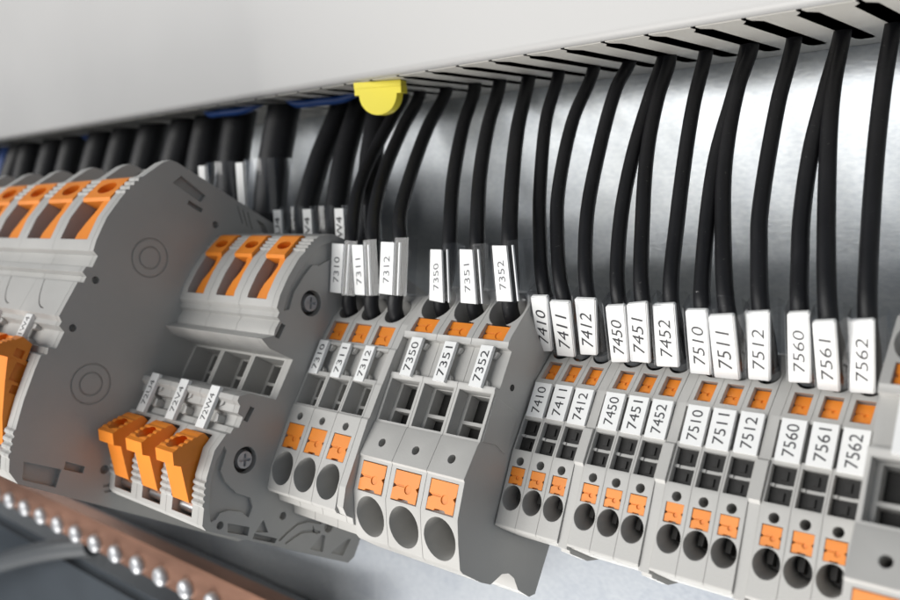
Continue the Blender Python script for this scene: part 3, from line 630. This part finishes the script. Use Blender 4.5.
cuts.append(recess([(-26.2, 50.4), (-25.4, 40.8), (-29.8, 40.2), (-30.2, 48.8)], 1.6, 1.05)); cuts.append(recess([(-23.3, 40.6), (-23.1, 35.3), (-24.8, 35.1), (-25.2, 40.2)], 1.9, 1.05))
cuts.append(recess(circle(-22.3, 30.0, 1.15, 20), 1.9, 1.05))
for i in range(2): cuts.append(recess([(-26.0 - i * 1.2, 28.6 - i), (-23.8 - i * 1.2, 23.6 - i), (-24.4 - i * 1.2, 23.5 - i), (-26.6 - i * 1.2, 28.3 - i)], .5, 1.05))
# one engraved grip line along the straight bottom edge
to_obj('cover_plate', carve(bm, cuts), M['cover'], e, smooth=28)

# side panel on the open flank of terminal 7352
e = [o for o in bpy.data.objects if o.get('label', '').endswith('reading 7352') and o['category'] == 'terminal'][0]
bm = bmesh.new(); prism(bm, [(8.1, 12.2), (18.2, 12.4), (17.6, 9.0), (17.4, 3.4), (16.8, 3.0), (8.6, 3.0), (8.1, 3.6), (8.9, 7.5)], 5.05, 5.3)
to_obj('side_panel', bm, M['grey'], e)
bm = bmesh.new(); tube_between(bm, loc(5.0, 21.6, 7.6), loc(5.12, 21.6, 7.6), .75 * MM, .75 * MM, 20); to_obj('test_hole', bm, M['opening_shade'], e)  # flat dark disc painted as the shade inside a hole

# ================================================================== NUMBERED CONTROL WIRES
def place_wire(k, d):
    narrow = k[1] != '3'; r = 1.62 if narrow else 1.85
    E, T = Vector(d['entry']), Vector(d['top'])
    e = world_thing('control_wire', E, f'black control wire with a white tag reading {k}, entering terminal {k}', 'wire', 'numbered black control wires')
    up = (T - E); into = E - (world_of(0, .45, .89)) * 9
    P = [Vector(p) for p in d['path']]; last = P[-1]; sx = P0 + PITCH * round((last.x + 0.8 - P0) / PITCH)
    qn = (Vector(d['tag'][1]) - Vector(d['tag'][0])).cross(Vector(d['tag'][3]) - Vector(d['tag'][0])).normalized()
    if qn.y > 0: qn = -qn
    pts = [into, E - qn * .5, (E + T) / 2 - qn * 1.1, T - qn * .5] + P + [Vector((sx, last.y + 2, 106)), Vector((sx + 5, 54, 113))]
    to_obj('jacket', sweep([(p - E) * MM for p in pts], r * MM), M['black'], e, smooth=60)
    # tag: a flat white plate in front of the wire
    q = [Vector(p) for p in d['tag']]; n = (q[1] - q[0]).cross(q[3] - q[0]).normalized()
    if n.y > 0: n = -n
    th = 1.1 if narrow else .6
    bm = bmesh.new(); a = [bm.verts.new((p - E) * MM) for p in q]; b = [bm.verts.new((p - n * th - E) * MM) for p in q]
    bm.faces.new(a); bm.faces.new(b[::-1])
    for i in range(4): bm.faces.new((a[i], b[i], b[(i + 1) % 4], a[(i + 1) % 4]))
    bmesh.ops.bevel(bm, geom=[x for x in bm.edges], offset=.22 * MM, segments=2, affect='EDGES') if narrow else None
    t = to_obj('marker_tag', bm, M['white'], e, smooth=40)
    c = (q[0] + q[1] + q[2] + q[3]) / 4; yd = ((q[3] - q[2]) + (q[0] - q[1])); xd = ((q[0] - q[3]) + (q[1] - q[2]))
    H = ((q[0] - q[3]).length); W = ((q[1] - q[0]).length)
    sgn = 1 if narrow else -1
    f = frame_of((c + n * .04 - xd.normalized() * H * .03 - E) * MM, xd, yd)
    letters(k, H * (.60 if narrow else .52), W * (.54 if narrow else .46), f, M['ink'] if narrow else M['ink_faint'], t)
    # clear sleeve round wire and tag
    A = (q[3] + q[2]) / 2 - n * 2.2; B_ = (q[0] + q[1]) / 2 - n * 2.2
    ax = (B_ - A).normalized()
    side = ((q[1] - q[0]) - ax * (q[1] - q[0]).dot(ax)).normalized(); nn = ax.cross(side)
    if nn.y > 0: nn = -nn
    hw = W / 2 + .25; ex = 1.3 if narrow else 3.6
    sec = [(-hw, 2.6), (hw, 2.6), (hw + .5, 2.2), (hw + ex, .9), (hw + ex, -1.6), (hw - .4, -2.6), (-hw + .6, -2.4), (-hw - .1, -1)]
    if not narrow: sec = [(-hw, 2.5), (hw + .3, 2.5), (hw + ex, 1.2), (hw + ex, -1.9), (hw, -2.7), (-hw, -2.0)]
    bm = bmesh.new(); A2, B2 = A - ax * .4, B_ + ax * .9
    ra = [bm.verts.new((A2 + side * u + nn * v - E) * MM) for u, v in sec]; rb = [bm.verts.new((B2 + side * u + nn * v - E) * MM) for u, v in sec]
    for i in range(1, len(sec)): bm.faces.new((ra[i], ra[(i + 1) % len(sec)], rb[(i + 1) % len(sec)], rb[i]))
    to_obj('clear_sleeve', bm, M['clear'], e)
    if not narrow:   # thin white edge strip of the tag carrier
        bm = bmesh.new(); o0, o1 = q[1] + side * 1.0 - n * .6, q[2] + side * 1.0 - n * .6
        vs = [o0, o0 + side * .35, o1 + side * .35, o1]
        a = [bm.verts.new((p - E) * MM) for p in vs]; b = [bm.verts.new((p - n * .5 - E) * MM) for p in vs]
        bm.faces.new(a); bm.faces.new(b[::-1])
        for i in range(4): bm.faces.new((a[i], b[i], b[(i + 1) % 4], a[(i + 1) % 4]))
        to_obj('tag_edge', bm, M['white'], t)
    else:            # collar of the ferrule, seen as a ring in the opening
        bm = bmesh.new(); d0 = world_of(0, .45, .89)
        tube_between(bm, (d0 * .3) * MM, (d0 * 1.8) * MM, 2.14 * MM, 2.14 * MM, 28, cap=True)
        to_obj('ferrule_collar', bm, M['conduit'], e, smooth=40)
for k in sorted(WIRES): place_wire(k, WIRES[k])

# ================================================================== POWER CABLES
def power_cable(x, E, P, r, m, label, marker=None, group='thick cables behind the lever terminals', text=None):
    E = Vector(E); e = world_thing('power_cable', E, label, 'cable', group)
    to_obj('jacket', sweep([(Vector(p) - E) * MM for p in P], r * MM, 24), m, e, smooth=60)
    if marker:
        z0, z1, dx, yy, w = marker
        bm = bmesh.new()
        cx = dx
        vs = [(cx, yy, z0), (cx + w, yy + .2, z0), (cx + w, yy + .2, z1), (cx, yy, z1)]
        a = [bm.verts.new((Vector(p) - E) * MM) for p in vs]; b = [bm.verts.new((Vector(p) + Vector((0, .8, 0)) - E) * MM) for p in vs]
        bm.faces.new(a); bm.faces.new(b[::-1])
        for i in range(4): bm.faces.new((a[i], b[i], b[(i + 1) % 4], a[(i + 1) % 4]))
        t = to_obj('marker_tag', bm, M['white'], e)
        if text:
            f = frame_of((Vector((cx + w / 2, yy - .05, (z0 + z1) / 2)) - E) * MM, (0, 0, 1), (-1, 0, 0)); letters(text, 9.5, 2.2, f, M['ink'], t)
        bm = bmesh.new(); n = 24
        ring = [(x + (r + 2.6) * math.cos(2 * math.pi * i / n), E.y + (r + 1.6) * math.sin(2 * math.pi * i / n)) for i in range(n)]
        A = [bm.verts.new((Vector((u, v, z0 - .5)) - E) * MM) for u, v in ring]; B_ = [bm.verts.new((Vector((u, v, z1 + .8)) - E) * MM) for u, v in ring]
        for i in range(n): bm.faces.new((A[i], A[(i + 1) % n], B_[(i + 1) % n], B_[i]))
        to_obj('clear_sleeve', bm, M['clear'], e, smooth=60)
    return e
# three 7 mm cables of the smaller lever group
for x, t, top in ((-95.7, '72U4', -99), (-82.1, '72V4', -90.5), (-68.5, '72W4', -81)):
    E = (x, 22.0, 43.0)
    P = [(x, 21.5, 36), (x + .3, 23, 48), (x + .6, 27, 60), ((x + top) / 2, 36, 76), (top, 47, 92), (top, 52, 104), (top + 4, 54, 116)]
    power_cable(x + .4, (x, 24.5, 50), P, 3.4, M['black'], f'black cable with a white tag reading {t} entering the top of terminal {t}', (47, 61, x - 5.0, 19.5, 3.4), text=t)
# thick cables of the large group
names = ['nearest to the smaller lever terminals', 'second from the right', 'third from the right', 'fourth from the right', 'fifth from the right', 'sixth from the right', 'seventh from the right', 'eighth from the right', 'ninth from the right', 'tenth from the right', 'eleventh from the right', 'twelfth from the right']
for i in range(12):
    x = -115.7 - 21 * i
    dx = (-2, -4, -2, 2, 1, 1, 2, 0, 1, -1, 6, 3)[i]
    P = [(x, 28, 46), (x, 29, 56), (x + dx * .3, 31.5, 68), (x + dx, 36, 82), (x + dx * 1.4, 41, 96), (x + dx * 1.4, 44, 108), (x + 6, 46, 120)]
    power_cable(x, (x, 30, 58), P, 5.3, M['black'], f'thick black power cable rising into the duct, {names[i]}',
                (60.5, 76.0, x - 8.6, 24.0, 3.4) if i < 2 else None)
power_cable(-337, (-337, 30, 58), [(-337, 28, 40), (-337, 32, 60), (-337, 38, 82), (-337, 43, 98), (-335, 45, 116)], 3.6, M['bluecable'], 'blue cable rising into the duct at the far left edge')

# ================================================================== COPPER BAR WITH SCREWS, LOWER LEFT
BX = -196.0
bar = world_thing('copper_busbar', (BX, 26.5, -82), 'copper busbar with a row of bright screws crossing the lower left corner', 'busbar')
def bl(x, y, z): return Vector((x - BX, y - 26.5, z + 82)) * MM
bm = bmesh.new(); prism(bm, [(27.2, -87.5), (26.9, -87.2), (26.9, -73.3), (27.2, -73), (33.5, -73), (33.5, -87.5)], -470, -88, lambda x, s, h: bl(x, s, h)); to_obj('bar', bm, M['copper'], bar)
sm = bmesh.new()
n = 24
prof = [(3.9, 27.0), (3.9, 25.6), (3.6, 24.8), (2.8, 24.1), (1.5, 23.7), (0.5, 23.65)]
def screw_bm():
    bm = bmesh.new(); rs = []
    for r, y in prof: rs.append([bm.verts.new(Vector((r * math.cos(2 * math.pi * i / n), y - 26.5, r * math.sin(2 * math.pi * i / n))) * MM) for i in range(n)])
    for a, b in zip(rs, rs[1:]):
        for i in range(n): bm.faces.new((a[i], a[(i + 1) % n], b[(i + 1) % n], b[i]))
    bm.faces.new(rs[0]); bm.faces.new(rs[-1][::-1])
    k = bmesh.new(); world_box(k, -.6, .6, -5, -2.3, -5, 5)
    return carve(bm, [k])
sm.free(); sm = mesh_of(screw_bm(), M['screw']); shade(sm, 40)
for i in range(-5, 13):
    o = reuse('screw', sm, bar); o.location = bl(BX - 18 * i, 26.5, -83.2); o.rotation_euler = (0, random.uniform(0, 3), 0)
hb = bmesh.new(); tube_between(hb, Vector((0, 0, 0)), Vector((0, 0.0006, 0)), 2.6 * MM, 2.6 * MM, 20)
hm = mesh_of(hb, M['dark'])
# ------------------------------------------------------------------ dark equipment under the bar
bm = bmesh.new(); world_box(bm, -520, -150, 36, 75.5, -260, -104)
e = world_thing('equipment_box', (-300, 75, -177), 'dark anthracite equipment housing below the copper bar, lower left corner', 'equipment')
o = to_obj('housing', bm, M['dark'], e); o.location = -Vector((-300, 75, -177)) * MM
bm = bmesh.new(); world_box(bm, -520, -153, 33.5, 36.2, -122, -108)
o = to_obj('cover_strip', bm, M['dark'], e); o.location = -Vector((-300, 75, -177)) * MM
e = cable_thing('grey_conduit', [(-470, 10, -170), (-420, 16, -150), (-360, 22, -122), (-300, 28, -100), (-270, 34, -92)], 5, M['conduit'],
                'blurry grey conduit rising from the lower left corner to the copper bar', 'conduit')

# ================================================================== LIGHT AND CAMERA
w = bpy.data.worlds.new('World'); bpy.context.scene.world = w; w.use_nodes = True
bg = w.node_tree.nodes['Background']; bg.inputs[0].default_value = (0.50, 0.72, 1.0, 1); bg.inputs[1].default_value = 0.11
def area(name, at, target, sx, sy, power, colour):
    l = bpy.data.lights.new(name, 'AREA'); l.shape = 'RECTANGLE'; l.size = sx; l.size_y = sy; l.energy = power; l.color = colour
    o = link(bpy.data.objects.new(name, l)); o.location = at
    o.rotation_euler = (Vector(target) - Vector(at)).to_track_quat('-Z', 'Y').to_euler(); return o
area('left_lamp', (-1.55, -1.60, 0.62), (-0.02, 0, 0.02), 0.9, 0.7, 16, (1.0, 0.985, 0.96))
area('right_fill', (1.6, -1.2, 0.3), (-0.05, 0, 0.02), 1.4, 1.2, 3.6, (1.0, 0.99, 0.97))  # added fill, lifts the sides that face right
area('window_light', (-0.68, -2.05, 0.54), (-0.68, 0, 0.54), 1.5, 1.24, 37, (1.0, 0.985, 0.95))
area('floor_bounce', (-1.1, -2.0, -1.45), (-0.8, 0, -0.9), 2.2, 1.0, 13, (1.0, 0.985, 0.98))
area('low_fill', (-0.35, -0.75, -1.1), (-0.02, 0, 0.05), 1.0, 0.6, 20, (1.0, 0.97, 0.92))  # added fill from below, brightens the duct underside and lower faces

cam = bpy.data.cameras.new('camera'); co = link(bpy.data.objects.new('camera', cam)); bpy.context.scene.camera = co
R = ((0.75694065, 0.05592762 * -1, 0.65108598), (0.65250762, 0.11911856, -0.74836126), (-0.03570236, 0.99130362, 0.12665888))
co.matrix_world = Matrix(((R[0][0], R[0][1], R[0][2], 0.102866), (R[1][0], R[1][1], R[1][2], -0.135995), (R[2][0], R[2][1], R[2][2], 0.064213), (0, 0, 0, 1)))
cam.sensor_width = 36; cam.lens = 33.62; cam.clip_start = 0.005; cam.clip_end = 10
cam.dof.use_dof = True; cam.dof.focus_distance = 0.178; cam.dof.aperture_fstop = 16
sc = bpy.context.scene
sc.view_settings.view_transform = 'Standard'; sc.view_settings.look = 'None'; sc.view_settings.exposure = 0; sc.view_settings.gamma = 1
sc.render.engine = 'CYCLES'; sc.cycles.max_bounces = 8; sc.cycles.diffuse_bounces = 4; sc.cycles.transparent_max_bounces = 12; sc.cycles.use_denoising = True
